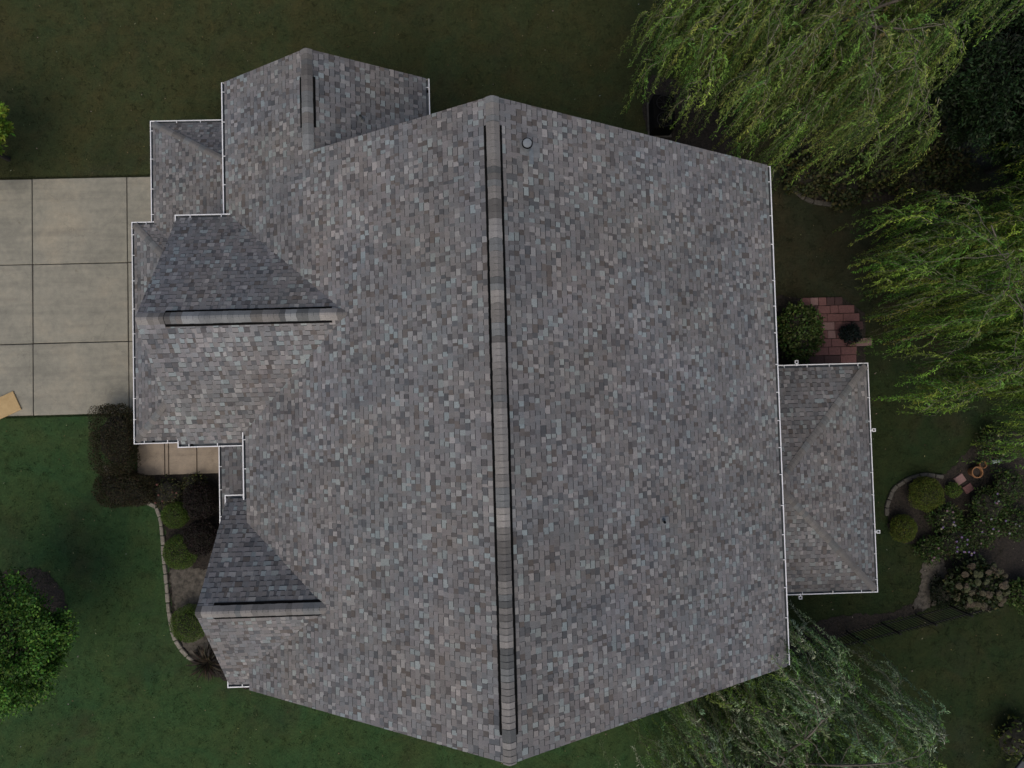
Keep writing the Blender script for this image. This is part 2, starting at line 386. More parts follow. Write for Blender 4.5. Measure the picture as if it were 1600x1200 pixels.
def plane(roof, O, S, m, polys, up, seed, bright=1.0):
    """O: a point on the eave line; S: unit vector along the eave; up: horizontal unit vector up the slope; m: pitch;
       polys: convex outlines given as world (x, y) plan points."""
    O = Vector(O); S = Vector((S[0], S[1], 0)); U = Vector((up[0], up[1], 0))
    cs = 1 / math.sqrt(1 + m * m)
    T = (U + Vector((0, 0, m))) * cs
    N = S.cross(T); N = N if N.z > 0 else -N
    def st(p):
        d = Vector((p[0] - O.x, p[1] - O.y, 0)); return (d.dot(S), d.dot(U) / cs)
    Q = []
    for P in polys:
        q = [st(p) for p in P]
        ar = sum(q[i - 1][0] * q[i][1] - q[i][0] * q[i - 1][1] for i in range(len(q)))
        Q.append(q if ar > 0 else q[::-1])
    def w(s, t, h): return O + S * s + T * t + N * h
    # deck slab under the shingles
    dk = DECK.setdefault(roof, MB())
    for q in Q:
        n = len(q)
        V = [w(a, b, -.012) for a, b in q] + [w(a, b, -.14) for a, b in q]
        dk.add(V, [tuple(range(n)), tuple(range(2 * n - 1, n - 1, -1))] + [(i, n + i, n + (i + 1) % n, (i + 1) % n) for i in range(n)])
    r = random.Random(seed)
    s0 = min(p[0] for q in Q for p in q); s1 = max(p[0] for q in Q for p in q)
    t0 = min(p[1] for q in Q for p in q); t1 = max(p[1] for q in Q for p in q)
    lst = FIELD.setdefault(roof, [])
    nrow = int((t1 - t0) / EXPO) + 2
    prevk = None
    for k in range(nrow):
        ta = t0 + k * EXPO - .02 + r.uniform(-.004, .004); tb = ta + EXPO
        s = s0 - r.uniform(0, .3); tooth = r.random() < .5
        wav = r.uniform(0, 6.28)
        while s < s1:
            tooth = not tooth; x = r.random()
            if tooth:
                kind = 'light' if x < .28 else ('dark' if x < .33 else 'mid'); wd = r.choice((.09, .11, .12, .13, .15, .19))
            else:
                kind = 'dark' if x < .30 else ('light' if x < .36 else 'mid'); wd = r.choice((.07, .09, .12, .14, .17))
            if x > .93: tooth = not tooth
            sa, sb = s, s + wd; s = sb
            jit = .0045 * math.sin(s * .9 + wav)
            rect = [(sa, ta + jit), (sb, ta + jit), (sb, tb + .03 + jit), (sa, tb + .03 + jit)]
            sk = r.uniform(-.006, .006); rect[0] = (sa + sk, rect[0][1]); rect[1] = (sb - sk * r.random(), rect[1][1])
            col = tabcolor((sa + O.x * 3), (ta + O.y * 2), r, kind)
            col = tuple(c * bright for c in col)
            gap = .012 if tooth else 0
            for q in Q:
                c = clip(rect, q)
                if len(c) < 3: continue
                V = []; Fc = []; cl = []
                n = len(c)
                hb = .013 if tooth else .007
                def hh(t): return hb + (.001 - hb) * max(0, min(1, (t - ta) / (EXPO + .03)))
                for p in c: V.append(w(p[0], p[1], hh(p[1])))
                Fc.append(tuple(range(n))); cl.append(col)
                # butt edge of the shingle
                for i in range(n):
                    a, b = c[i], c[(i + 1) % n]
                    if abs(a[1] - (ta + jit)) < .004 and abs(b[1] - (ta + jit)) < .004 or (tooth and abs(a[0] - b[0]) < .02):
                        o = len(V)
                        V += [w(a[0], a[1], hh(a[1])), w(b[0], b[1], hh(b[1])), w(b[0], b[1], -.004), w(a[0], a[1], -.004)]
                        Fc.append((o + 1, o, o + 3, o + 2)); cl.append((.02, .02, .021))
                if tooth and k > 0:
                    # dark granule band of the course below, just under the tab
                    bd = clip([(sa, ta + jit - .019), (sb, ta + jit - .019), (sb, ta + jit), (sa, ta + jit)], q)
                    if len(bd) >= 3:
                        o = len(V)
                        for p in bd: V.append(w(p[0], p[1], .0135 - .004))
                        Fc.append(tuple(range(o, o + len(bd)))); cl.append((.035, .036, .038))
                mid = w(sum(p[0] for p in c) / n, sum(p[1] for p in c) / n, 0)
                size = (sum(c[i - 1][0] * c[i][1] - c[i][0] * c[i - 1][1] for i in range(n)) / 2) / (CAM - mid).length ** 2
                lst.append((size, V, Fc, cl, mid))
# principal dimensions of the roof
ZR = 10.4237; ML = .6458; UER = 7.93; MR = (ZR - 5.4927) / UER; VT, VB = 7.776, -6.579
UEL = -7.06; UW, UWL, UWR, VWT = -4.83, -7.64, -1.887, 10.51
zl = lambda u: ZR + ML * u
ZWE = zl(UWL); ZWR = zl(UW); MWR = (ZWR - ZWE) / (UWR - UW)
ZC = 5.62; VC = 3.42; ZCR = 8.0; UCR = -8.99
VCU = at(310, 333, ZC).y - .13; VCL = at(320, 700, ZC).y + .13
MCU = (ZCR - ZC) / (VCU - VC); MCL = (ZCR - ZC) / (VC - VCL)
ZG = 5.354; VG = -3.987; VGU, VGL = -1.402, -6.595; UGR = -7.804; MG = .83; ZGR = ZG + MG * (VG - VGL)
uap_c = (ZCR - ZR) / ML; uap_g = (ZGR - ZR) / ML
plane('main_roof', (UER, 0, 5.4927), (0, 1), MR, [[(0, VB), (UER, VB), (UER, VT), (0, VT)]], (-1, 0), 1)
plane('main_roof', (UWL, 0, ZWE), (0, -1), ML, [[(UEL, VB), (0, VB), (0, VT), (UEL, VT)], [(UWL, VCU - .3), (UEL, VCU - .9), (UEL, VWT), (UWL, VWT)], [(UEL, VT), (UW, VT), (UW, VWT), (UEL, VWT)]], (1, 0), 2)
plane('wing_roof', (UWR, 0, ZWE), (0, 1), MWR, [[(UW, 7.42), (UWR, 7.42), (UWR, VWT), (UW, VWT)]], (-1, 0), 3)
# cross gable over the garage: valleys meet the main slope
um_cu = (ZC - ZR) / ML
plane('cross_gable_roof', (UCR, VCU, ZC), (1, 0), MCU, [[(UCR, VCU), (um_cu + .05, VCU), (uap_c + .05, VC), (UCR, VC)]], (0, -1), 4)
plane('cross_gable_roof', (UCR, VCL, ZC), (1, 0), MCL, [[(UCR, VCL), (-6.75, VCL), (-6.75, VC), (UCR, VC)], [(-6.75, VCL + .5), (uap_c + .05, VC), (-6.75, VC)]], (0, 1), 5)
plane('front_gable_roof', (UGR, VGU, ZG), (1, 0), (ZGR - ZG) / (VGU - VG), [[(UGR, VGU), (-6.75, VGU), (uap_g + .05, VG), (UGR, VG)]], (0, -1), 6)
plane('front_gable_roof', (UGR, VGL, ZG), (1, 0), MG, [[(UGR, VGL), (-7.0, VGL), (uap_g + .05, VG), (UGR, VG)]], (0, 1), 7)
# low garage roofs
PB0, PB1, PBU, ZP, MP = .22, 7.16, -11.6, 2.8, .45
PAU, PAV = -10.97, 10.45
plane('garage_roof', (PBU, PB0, ZP), (0, 1), MP, [[(PBU, PB0), (-8.7, PB0 + 2.9), (-8.7, PB1 - 2.9), (PBU, PB1)]], (1, 0), 8)
plane('garage_roof', (PBU, PB1, ZP), (1, 0), MP, [[(PBU, PB1), (-8.7, PB1), (-8.7, PB1 - 2.9)]], (0, -1), 9)
plane('garage_roof', (PBU, PB0, ZP), (1, 0), MP, [[(PBU, PB0), (-8.7, PB0), (-8.7, PB0 + 2.9)]], (0, 1), 10)
MPA = .735; vh = PAV - MP * (PAU + 0 - PAU)
du = 3.6
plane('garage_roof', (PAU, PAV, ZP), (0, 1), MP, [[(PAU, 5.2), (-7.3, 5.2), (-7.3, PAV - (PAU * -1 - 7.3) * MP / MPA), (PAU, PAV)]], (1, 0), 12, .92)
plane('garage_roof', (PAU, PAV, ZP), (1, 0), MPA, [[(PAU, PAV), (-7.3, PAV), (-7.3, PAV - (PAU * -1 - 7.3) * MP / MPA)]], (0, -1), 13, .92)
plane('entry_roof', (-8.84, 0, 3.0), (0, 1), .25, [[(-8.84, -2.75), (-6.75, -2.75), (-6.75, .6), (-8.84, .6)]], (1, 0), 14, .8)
PU, PV0, PV1, ZQ, MQ = 12.02, -5.26, 2.0, 2.7, .4
pm = (PV0 + PV1) / 2; ph = (PV1 - PV0) / 2
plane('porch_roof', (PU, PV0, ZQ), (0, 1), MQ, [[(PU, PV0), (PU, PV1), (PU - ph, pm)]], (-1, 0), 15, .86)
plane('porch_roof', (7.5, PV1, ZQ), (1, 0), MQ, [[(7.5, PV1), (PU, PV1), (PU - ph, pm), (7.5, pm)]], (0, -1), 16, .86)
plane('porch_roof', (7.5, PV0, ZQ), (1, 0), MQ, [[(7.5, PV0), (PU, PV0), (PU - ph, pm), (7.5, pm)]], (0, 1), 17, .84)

ROOFS = {k: DECK[k].build(k, M['deck'], house) for k in FIELD}
allt = sorted(((s[0], k, i) for k in FIELD for i, s in enumerate(FIELD[k]) if k == 'main_roof'), reverse=True)[:300]
pick = {(k, i) for _, k, i in allt}
for k, lst in FIELD.items():
    V = []; Fc = []; C = []
    for i, (sz, v, f, c, mid) in enumerate(lst):
        if (k, i) in pick:
            me = mesh('shingle', [p - mid for p in v], f, M['shingle'], c)
            link('shingle', me, ROOFS[k], mid)
        else:
            n = len(V); V += v; Fc += [tuple(a + n for a in q) for q in f]; C += c
    o = link('shingle_field', mesh('shingle_field', V, Fc, M['shingle'], C), ROOFS[k]); o['kind'] = 'stuff'

# ridge and hip caps: separate bent pieces
def cap_mesh(ln, hw, m1, m2, lift, colr):
    V = []; Fc = []
    prof = [(-hw, -m1 * hw), (-hw * .55, -m1 * hw * .5), (-hw * .2, -m1 * hw * .13), (hw * .2, -m2 * hw * .13), (hw * .55, -m2 * hw * .5), (hw, -m2 * hw)]
    for y, dz in ((0, .018), (ln, .004)):
        for x, z in prof: V.append((x, y, z + lift + dz))
    for x, z in prof: V.append((x, 0, z + lift - .006))
    n = len(prof)
    for i in range(n - 1):
        Fc.append((i, i + 1, n + i + 1, n + i)); Fc.append((2 * n + i, 2 * n + i + 1, i + 1, i))
    cols = []
    for i in range(n - 1): cols += [colr, (.04, .04, .04)]
    o = len(V)
    for y, dz in ((-.011, .0085), (.0, .0085)):
        for x, z in prof: V.append((x * .97, y, z + lift + dz))
    for i in range(n - 1): Fc.append((o + i, o + i + 1, o + n + i + 1, o + n + i)); cols.append(tuple(q * .42 for q in colr))
    return mesh('ridge_cap', V, Fc, M['shingle'], cols)
def caps(roof, A, B, hw, m1, m2, lift, seed, expo=.142, bright=1.0, liftfn=None, soft=0.0):
    """a run of cap shingles from A to B, each lapping the one before; m1, m2: fall per metre on the left and right"""
    A = Vector(A); B = Vector(B); d = B - A; L = d.length; d.normalize()
    right = d.cross(Vector((0, 0, 1))).normalized(); upv = right.cross(d)
    r = random.Random(seed)
    R = Matrix((right, d, upv)).transposed().to_4x4()
    t = 0; i = 0; runlen = 0; col = None
    while t < L:
        if runlen <= 0:
            k = r.choices(('mid', 'light', 'dark'), (5, 2.0, 2.4))[0]; runlen = r.choice((1, 1, 2, 3))
            tone = r.choice(((1, .97, .93), (1.03, .99, .94), (.95, 1, 1.01), (1.0, .98, .95)))
            base = {'mid': r.uniform(.135, .18), 'light': r.uniform(.19, .25), 'dark': r.uniform(.085, .12)}[k]
            base += (.165 - base) * soft
        runlen -= 1
        b = base * r.uniform(.92, 1.08) * bright
        ex = min(expo, L - t) + .03
        lf = liftfn(t) if liftfn else lift
        me = cap_mesh(ex, hw * r.uniform(.97, 1.03), m1, m2, lf, tuple(b * q for q in tone))
        o = link('ridge_cap', me, ROOFS[roof])
        o.matrix_local = Matrix.Translation(A + d * t) @ R
        t += expo; i += 1
def ridge_vent(roof, A, B, hw, m1, m2):
    A = Vector(A); B = Vector(B); d = (B - A).normalized(); rt = d.cross(Vector((0, 0, 1))).normalized()
    mb = MB(); rr = random.Random(5); n = max(2, int((B - A).length / .5)); V = []; Fc = []
    for i in range(n + 1):
        p = A + (B - A) * i / n; e1 = rr.uniform(-.004, .004); e2 = rr.uniform(-.004, .004)
        for x, m, e in ((-hw, m1, e1), (0, 0, 0), (hw, m2, e2)):
            for h in (.005, .028): V.append(p + rt * (x + e) + Vector((0, 0, -abs(x) * m + h)))
    for i in range(n):
        a = i * 6; b = a + 6
        Fc += [(a + 1, a + 3, b + 3, b + 1), (a + 3, a + 5, b + 5, b + 3), (a, a + 1, b + 1, b), (a + 5, a + 4, b + 4, b + 5)]
    Fc += [(0, 2, 3, 1), (2, 4, 5, 3)]; e = n * 6; Fc += [(e, e + 1, e + 3, e + 2), (e + 2, e + 3, e + 5, e + 4)]
    mb.add(V, Fc); return mb.build('ridge_vent', M['black'], ROOFS[roof])
def capped_ridge(roof, A, B, t0, t1, ml, mr, hw, seed):
    A = Vector(A); B = Vector(B); d = (B - A).normalized()
    ridge_vent(roof, A + d * t0, A + d * t1, hw + .054, ml, mr)  # black vent strip juts past the caps to paint the gap shadow
    caps(roof, A, B, hw, ml, mr, .012, seed, liftfn=lambda t: .034 if t0 - .08 < t < t1 - .05 else .012)
capped_ridge('main_roof', (0, VT, ZR), (0, VB, ZR), .62, VT - VB - .58, MR, ML, .145, 3)
capped_ridge('wing_roof', (UW, VWT, ZWR), (UW, VT - .05, ZWR), .72, 2.06, MWR, ML, .15, 4)
capped_ridge('cross_gable_roof', (UCR + .02, VC, ZCR), (uap_c + .1, VC, ZCR), .68, 4.82, MCU, MCL, .15, 5)
capped_ridge('front_gable_roof', (UGR, VG, ZGR), (uap_g + .22, VG, ZGR), .42, 3.18, (ZGR - ZG) / (VGU - VG), MG, .15, 6)
def hip(roof, A, B, m, seed, br=.95): caps(roof, A, B, .112, m, m, .012, seed, bright=br, soft=.6)
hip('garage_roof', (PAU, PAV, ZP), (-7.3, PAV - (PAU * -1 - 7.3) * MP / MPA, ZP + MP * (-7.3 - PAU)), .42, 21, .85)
hip('garage_roof', (PBU, PB1, ZP), (-8.7, PB1 - 2.9, ZP + MP * 2.9), .32, 22)
hip('garage_roof', (PBU, PB0, ZP), (-8.7, PB0 + 2.9, ZP + MP * 2.9), .32, 23)
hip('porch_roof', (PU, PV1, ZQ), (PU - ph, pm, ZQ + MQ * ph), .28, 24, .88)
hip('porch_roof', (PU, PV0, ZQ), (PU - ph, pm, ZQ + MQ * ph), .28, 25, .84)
caps('porch_roof', (PU - ph, pm, ZQ + MQ * ph), (7.6, pm, ZQ + MQ * ph), .118, MQ, MQ, .014, 26)

# walls under the eaves
def wall(poly, z0, z1, mat=None): MB().prism(poly, z0, z1).build('wall', mat or M['siding'], house)
def rect(a, b, c, d): return [(a, c), (b, c), (b, d), (a, d)]
wall(rect(-6.65, 7.5, -6.2, 7.4), 0, 5.45)
wall(rect(-7.25, -2.27, 7.403, 10.15), 0, 5.35)
wall(rect(-8.65, -6.653, VCL + .4, VCU - .4), 0, 5.45)
wall(rect(-7.45, -6.653, -6.195, -1.82), 0, 5.2)
wall(rect(-11.15, -8.653, PB0 + .4, PB1 - .45), 0, 2.62)
wall(rect(-10.55, -7.253, PB1 - .447, PAV - .38), 0, 2.62)
def gable(axis, c, a0, a1, apex, z0, zt):
    mb = MB(); V = []
    for o_ in (-.08, .08):
        for a, z in ((a0, z0), (a1, z0), (apex, zt)):
            V.append((c + o_, a, z) if axis == 'x' else (a, c + o_, z))
    mb.add(V, [(0, 1, 2), (5, 4, 3), (0, 3, 4, 1), (1, 4, 5, 2), (2, 5, 3, 0)]); mb.build('gable_wall', M['siding'], house)
gable('y', 7.3, -6.6, 7.4, 0, 5.46, ZR - .3); gable('y', -6.1, -6.6, 7.4, 0, 5.46, ZR - .3)
gable('y', 10.06, -7.2, -2.3, UW, 5.36, ZWR - .3)
gable('x', -8.56, VCL + .45, VCU - .45, VC, 5.46, ZCR - .3); gable('x', -7.36, -6.15, -1.86, VG, 5.21, ZGR - .3)
for y in (PV1 - .35, pm + 1.2, pm - 1.2, PV0 + .35): MB().box((PU - .35, y, 1.3), (.14, .14, 2.6)).build('porch_post', M['fascia'], house)
for y in (PV1 - .35, PV0 + .35):
    MB().box(((7.5 + PU - .35) / 2, y, .45), (PU - 7.9, .06, .9)).build('porch_panel', M['fascia'], house)
MB().box((PU - .35, pm, .45), (.06, PV1 - PV0 - .9, .9)).build('porch_panel', M['fascia'], house)
MB().box(((7.503 + PU - .3) / 2, pm, .06), (PU - 7.8, PV1 - PV0 - .6, .1)).build('porch_floor', M['walk'], house)

# gutters: open troughs with a folded lip, hanger straps across them
SEC = [(0, .005), (0, -.12), (.095, -.12), (.122, -.03), (.128, .005), (.098, .005), (.098, -.006), (.114, -.008), (.108, -.03), (.084, -.106), (.008, -.106), (.008, .005)]
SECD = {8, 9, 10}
hang_me = None
def gutter(pts, z, hangers=None, off=.9, start=.35):
    """pts: plan polyline of the roof edge, the trough hangs on its right-hand side"""
    global hang_me
    P = [Vector((p[0], p[1])) for p in pts]; n = len(P)
    nor = []
    for i in range(n - 1):
        d = (P[i + 1] - P[i]).normalized(); nor.append(Vector((d.y, -d.x)))
    V = []; Fc = []; mi = []
    ns = len(SEC)
    for i in range(n):
        if i == 0: mv = nor[0]
        elif i == n - 1: mv = nor[-1]
        else:
            mv = nor[i - 1] + nor[i]; mv = mv / max(.2, (1 + nor[i - 1].dot(nor[i])))
        for o_, h in SEC:
            q = P[i] + mv * (o_ - .02); V.append((q.x, q.y, z - .035 + h))
    for i in range(n - 1):
        for k in range(ns):
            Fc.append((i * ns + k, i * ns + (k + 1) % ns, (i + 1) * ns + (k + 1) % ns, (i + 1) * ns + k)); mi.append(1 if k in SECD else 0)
    for e in (0, n - 1):                                   # end caps
        b = e * ns
        Fc.append((b + 0, b + 1, b + 2, b + 3, b + 4)); mi.append(0)
    g = link('gutter', mesh('gutter', V, Fc, None, mats=[M['white'], M['gutter_dirt_shade']], midx=mi), house)
    if hang_me is None:
        hb = MB(); hb.box((.055, 0, .012), (.115, .022, .008)); hb.box((.003, 0, .0), (.01, .03, .03)); hb.box((.112, 0, .006), (.018, .026, .02)); hang_me = hb.me('hanger', M['white'])
    rr = random.Random(int(abs(P[0].x * 100) + abs(P[0].y * 37)))
    for i in range(n - 1):
        d = P[i + 1] - P[i]; L = d.length; d.normalize(); t = start * rr.uniform(.6, 1.0)
        if L < .5: continue
        while t < L - .06:
            q = P[i] + d * t
            h = link('hanger', hang_me, g, (q.x - nor[i].x * .02, q.y - nor[i].y * .02, z - .022)); h.rotation_euler[2] = math.atan2(nor[i].y, nor[i].x)
            t += off * rr.uniform(.72, 1.12)
    return g
gutter([(UER, VB + .02), (UER, VT - .02)], 5.4927, off=.95)
gutter([(UEL, at(380, 668, zl(UEL)).y), (UEL, at(380, 781, zl(UEL)).y)], zl(UEL))
gutter([(UWL, VWT), (UWL, VCU + .02)], ZWE)
gutter([(UWR, 7.5), (UWR, VWT)], ZWE)
gutter([(um_cu + .02, VCU), (UCR + .04, VCU), (UCR + .04, VCU - .45)], ZC)
gutter([(UCR + .04, VCL + .6), (UCR + .04, VCL), (-7.0, VCL)], ZC)
gutter([(-7.1, VGU), (UGR + .04, VGU), (UGR + .04, VGU - .8)], ZG)
gutter([(UGR + .04, VGL + .5), (UGR + .04, VGL), (-7.0, VGL)], ZG)
gutter([(PAU - .02, PB1), (PBU, PB1), (PBU, PB0), (-8.7, PB0)], ZP)
gutter([(-7.5, PAV), (PAU, PAV), (PAU, PB1 + .12)], ZP)
gutter([(-8.84, .3), (-8.84, -2.75)], 3.0)
gutter([(7.6, PV0), (PU, PV0), (PU, PV1), (7.6, PV1)], ZQ, off=1.0)
# dark outlet openings in the trough floors
for px, py, z in ((239, 689.5, ZP), (299, 696, ZC), (312, 336, ZC), (669, 142, ZWE), (376, 680, zl(UEL))):
    p = at(px, py, z - .1); MB().lathe((p.x, p.y, z - .138), [(.0, .002), (.045, .002), (.05, 0)], 12).build('gutter_outlet', M['black'], house)
# small white hooks standing out from the porch gutter
for px, py, dx, dy in ((1245, 566, 0, 1), (1366, 672, 1, 0), (1371, 831, 1, 0), (1251, 933, 0, -1)):
    p = at(px, py, ZQ); mb = MB()
    if dx: c = Vector((PU + .19, p.y, ZQ - .03))
    else: c = Vector((p.x, (PV1 + .19) if dy > 0 else (PV0 - .19), ZQ - .03))
    for sx, sy, w_, h_ in ((0, .045, .108, .018), (0, -.045, .108, .018), (.045, 0, .018, .072), (-.045, 0, .018, .072)):
        mb.box((c.x + sx, c.y + sy, c.z), (w_, h_, .06))
    mb.box((c.x - dx * .09, c.y - dy * .09, c.z + .01), (.08 if dx else .03, .03 if dx else .08, .03))
    mb.build('gutter_hook', M['white'], house)

# roof penetrations
def on_right(px, py):
    z = 9.0
    for _ in range(8): p = at(px, py, z); z = ZR - MR * p.x
    return at(px, py, z)
def on_wing(px, py):
    z = 6.5
    for _ in range(8): p = at(px, py, z); z = ZWR - MWR * (p.x - UW)
    return at(px, py, z)
p = on_right(823, 232)
vp = MB().tube([p - Vector((0, 0, .1)), p + Vector((0, 0, .34))], [.085, .085], 20).build('vent_pipe', M['zinc'], ROOFS['main_roof'])
MB().lathe((p.x, p.y, p.z + .34), [(.085, -.06), (.10, -.055), (.10, .0), (.092, .012), (.0, .02)], 24).build('vent_cap', M['zinc'], vp, smooth=False)
MB().lathe((p.x, p.y, p.z + .30), [(.087, 0), (.122, 0), (.122, .02), (.087, .02)], 24).build('vent_collar', M['black'], vp)
fl = MB()
for (a, b, h) in ((.30, .40, .02),):
    V = [(p.x + x, p.y + y, p.z - MR * x + h) for x, y in ((-.16, -.17), (.30, -.17), (.30, .17), (-.16, .17))] ; V += [(v[0], v[1], v[2] - .012) for v in V]
    fl.add(V, [(0, 1, 2, 3), (7, 6, 5, 4), (0, 4, 5, 1), (1, 5, 6, 2), (2, 6, 7, 3), (3, 7, 4, 0)])
fl.build('vent_flashing', M['boot'], vp)
ap = MB(); V = [(p.x + x, p.y + y, p.z - MR * x + .034) for x, y in ((.05, -.36), (.15, -.34), (.15, .0), (.05, -.02))]; V += [(v[0], v[1], v[2] - .012) for v in V]
ap.add(V, [(0, 1, 2, 3), (7, 6, 5, 4), (0, 4, 5, 1), (1, 5, 6, 2), (2, 6, 7, 3), (3, 7, 4, 0)]); ap.build('flashing_strip', M['zinc'], vp)
for q, h in ((on_wing(566, 187), .28), (on_right(1036, 814), .2)):
    pr = 'wing_roof' if q.x < 0 else 'main_roof'; mm = MWR if q.x < 0 else MR
    v2 = MB().tube([q - Vector((0, 0, .1)), q + Vector((0, 0, h))], [.036, .036], 14, caps=False).build('vent_pipe', M['zinc'], ROOFS[pr])
    b = MB(); V = [(q.x + x, q.y + y, q.z - mm * x + .02) for x, y in ((-.09, -.1), (.15, -.1), (.15, .1), (-.09, .1))]; V += [(v[0], v[1], v[2] - .012) for v in V]
    b.add(V, [(0, 1, 2, 3), (7, 6, 5, 4), (0, 4, 5, 1), (1, 5, 6, 2), (2, 6, 7, 3), (3, 7, 4, 0)]); b.lathe((q.x, q.y, q.z), [(.075, -.02), (.06, .06), (.04, .09)], 14)
    b.build('vent_flashing', M['boot'], v2)

# ------------------------------------------------------------------ vegetation helpers
def leafmesh(name, P, D, N, L, W, C):
    """one folded lance-shaped leaf per row"""
    n = len(P)
    D = D / np.maximum(1e-6, np.linalg.norm(D, axis=1))[:, None]
    S = np.cross(D, N); S = S / np.maximum(1e-6, np.linalg.norm(S, axis=1))[:, None]
    L = np.asarray(L).reshape(-1, 1) * np.ones((n, 1)); W = np.asarray(W).reshape(-1, 1) * np.ones((n, 1))
    V = np.empty((n, 4, 3), dtype=np.float32)
    V[:, 0] = P; V[:, 1] = P + D * L * .45 + S * W; V[:, 2] = P + D * L; V[:, 3] = P + D * L * .45 - S * W
    me = bpy.data.meshes.new(name)
    me.vertices.add(n * 4); me.vertices.foreach_set('co', V.ravel())
    me.loops.add(n * 4); me.loops.foreach_set('vertex_index', np.arange(n * 4, dtype=np.int32))
    me.polygons.add(n); me.polygons.foreach_set('loop_start', np.arange(0, n * 4, 4, dtype=np.int32))
    try: me.polygons.foreach_set('loop_total', np.full(n, 4, dtype=np.int32))
    except Exception: pass
    a = me.attributes.new('Col', 'FLOAT_COLOR', 'FACE'); c = np.ones((n, 4), dtype=np.float32); c[:, :3] = np.clip(C, 0.001, 1)
    a.data.foreach_set('color', c.ravel())
    me.materials.append(M['leaf']); me.update(calc_edges=True)
    return me
def unit(v): return v / np.maximum(1e-6, np.linalg.norm(v, axis=1))[:, None]
def tint(col, n, rs, var=.25, hue=.12):
    col = np.array(col, dtype=float)
    if col.ndim == 1: col = col[None]
    c = col[rs.randint(0, len(col), n)]
    return c * (1 + var * rs.randn(n, 1)).clip(.35, 1.9) * (1 + hue * rs.randn(n, 3)).clip(.6, 1.5)
def lump(c, rx, ry, rz, seed, n1=12, n2=8, amt=.15):
    rs = np.random.RandomState(seed); mb = MB(); V = []; Fc = []
    for j in range(n2 + 1):
        th = math.pi * j / n2
        for i in range(n1):
            ph_ = 2 * math.pi * i / n1; k = 1 + amt * rs.uniform(-1, 1)
            V.append((c[0] + rx * k * math.sin(th) * math.cos(ph_), c[1] + ry * k * math.sin(th) * math.sin(ph_), max(.0, c[2] + rz * k * math.cos(th))))
    for j in range(n2):
        for i in range(n1):
            Fc.append((j * n1 + i, (j + 1) * n1 + i, (j + 1) * n1 + (i + 1) % n1, j * n1 + (i + 1) % n1))
    mb.add(V, Fc); return mb
def shrub(name, label, px, py, r, h, cols, n, L, W, seed, group=None, ry=None, power=2.0, cat='shrub', shell=.30, bumps=.12, upright=.0):
    """rounded (power 2) or boxy (power 6) bush: twiggy core and a shell of leaves"""
    rs = np.random.RandomState(seed); ry = ry or r
    c = at(px, py, h * .55); e = empty(name, (c.x, c.y, 0)); tag(e, label, cat, group)
    d = unit(rs.randn(n, 3)); d[:, 2] = np.abs(d[:, 2]) * 1.0 - .15
    sup = (np.abs(d) ** power).sum(1) ** (-1 / power)
    fr = rs.randn(6, 3) * 3.2; ph_ = rs.rand(6) * 6.28
    bm = sum(np.sin(d @ fr[k] * 1.6 + ph_[k]) for k in range(6)) / 6 * bumps * 2
    rad = sup * (1 - shell * rs.rand(n) ** 1.6) * (1 + bm)
    P = d * rad[:, None] * np.array([r, ry, h * .52]); P[:, 2] += h * .48
    P[:, 2] = np.maximum(P[:, 2], .03)
    N = unit(d * .9 + rs.randn(n, 3) * .55); D = unit(rs.randn(n, 3) + d * .6 + np.array([0, 0, upright]))
    C = tint(cols, n, rs)
    P += np.array([c.x, c.y, 0])
    lump((c.x, c.y, h * .45), r * .74, ry * .74, h * .42, seed).build('branches', M['core'], e)
    link('foliage', leafmesh('foliage', P, D, N, L * rs.uniform(.7, 1.2, n), W * rs.uniform(.8, 1.2, n), C), e)
    return e, c

# ------------------------------------------------------------------ front yard
hedgecol = [(.042, .037, .017), (.03, .036, .014), (.056, .046, .024), (.028, .025, .012)]
shrub('hedge', 'clipped boxy brown-green hedge beside the driveway', 180, 687, .72, 1.25, hedgecol, 15000, .05, .014, 41, ry=1.18, power=6, cat='hedge', bumps=.07, group='clipped hedges by the walkway')
shrub('hedge', 'low dark clipped hedge at the corner of the front lawn', 196, 765, .98, .9, hedgecol, 10000, .05, .014, 42, ry=.55, power=4, cat='hedge', bumps=.10, group='clipped hedges by the walkway')
plum = [(.022, .017, .015), (.03, .02, .02), (.018, .018, .012)]
shrub('dark_shrub', 'dark plum-brown rounded shrub nearest the entry roof', 314, 783, .62, 1.0, plum, 7000, .05, .016, 43, group='dark rounded shrubs')
shrub('dark_shrub', 'dark plum-brown rounded shrub just above the front gable', 315, 838, .62, 1.0, plum, 7000, .05, .016, 44, group='dark rounded shrubs')
gcol = [(.082, .14, .024), (.062, .11, .021), (.11, .165, .032)]
shrub('boxwood', 'small bright green ball shrub beside the dark plum shrub', 274, 805, .48, .6, gcol, 7000, .035, .010, 45, group='round green ball shrubs', bumps=.06)
shrub('boxwood', 'round green ball shrub in the middle of the edged bed', 281, 863, .60, .75, gcol, 9000, .035, .010, 46, group='round green ball shrubs', bumps=.04)
shrub('boxwood', 'largest round green ball shrub tucked under the front gable', 296, 975, .66, .8, gcol, 9000, .035, .010, 47, group='round green ball shrubs', bumps=.04)
e, c = shrub('rose_bush', 'open leggy bush with yellowish leaves and red blooms beside the walkway', 262, 769, .55, .6, [(.05, .06, .022), (.03, .04, .015), (.08, .075, .03)], 900, .07, .022, 48, bumps=.3, shell=.7, cat='bush')
rs = np.random.RandomState(5); bl = MB().lathe((0, 0, 0), [(.0, .03), (.028, .025), (.04, 0), (.02, -.02)], 8).me('bloom', simple('red_petals', (.09, .03, .025), (.13, .05, .04), 20, .7))
for i in range(6): link('bloom', bl, e, (c.x + rs.uniform(-.5, .5), c.y + rs.uniform(-.4, .4), .5 + rs.uniform(0, .12)))
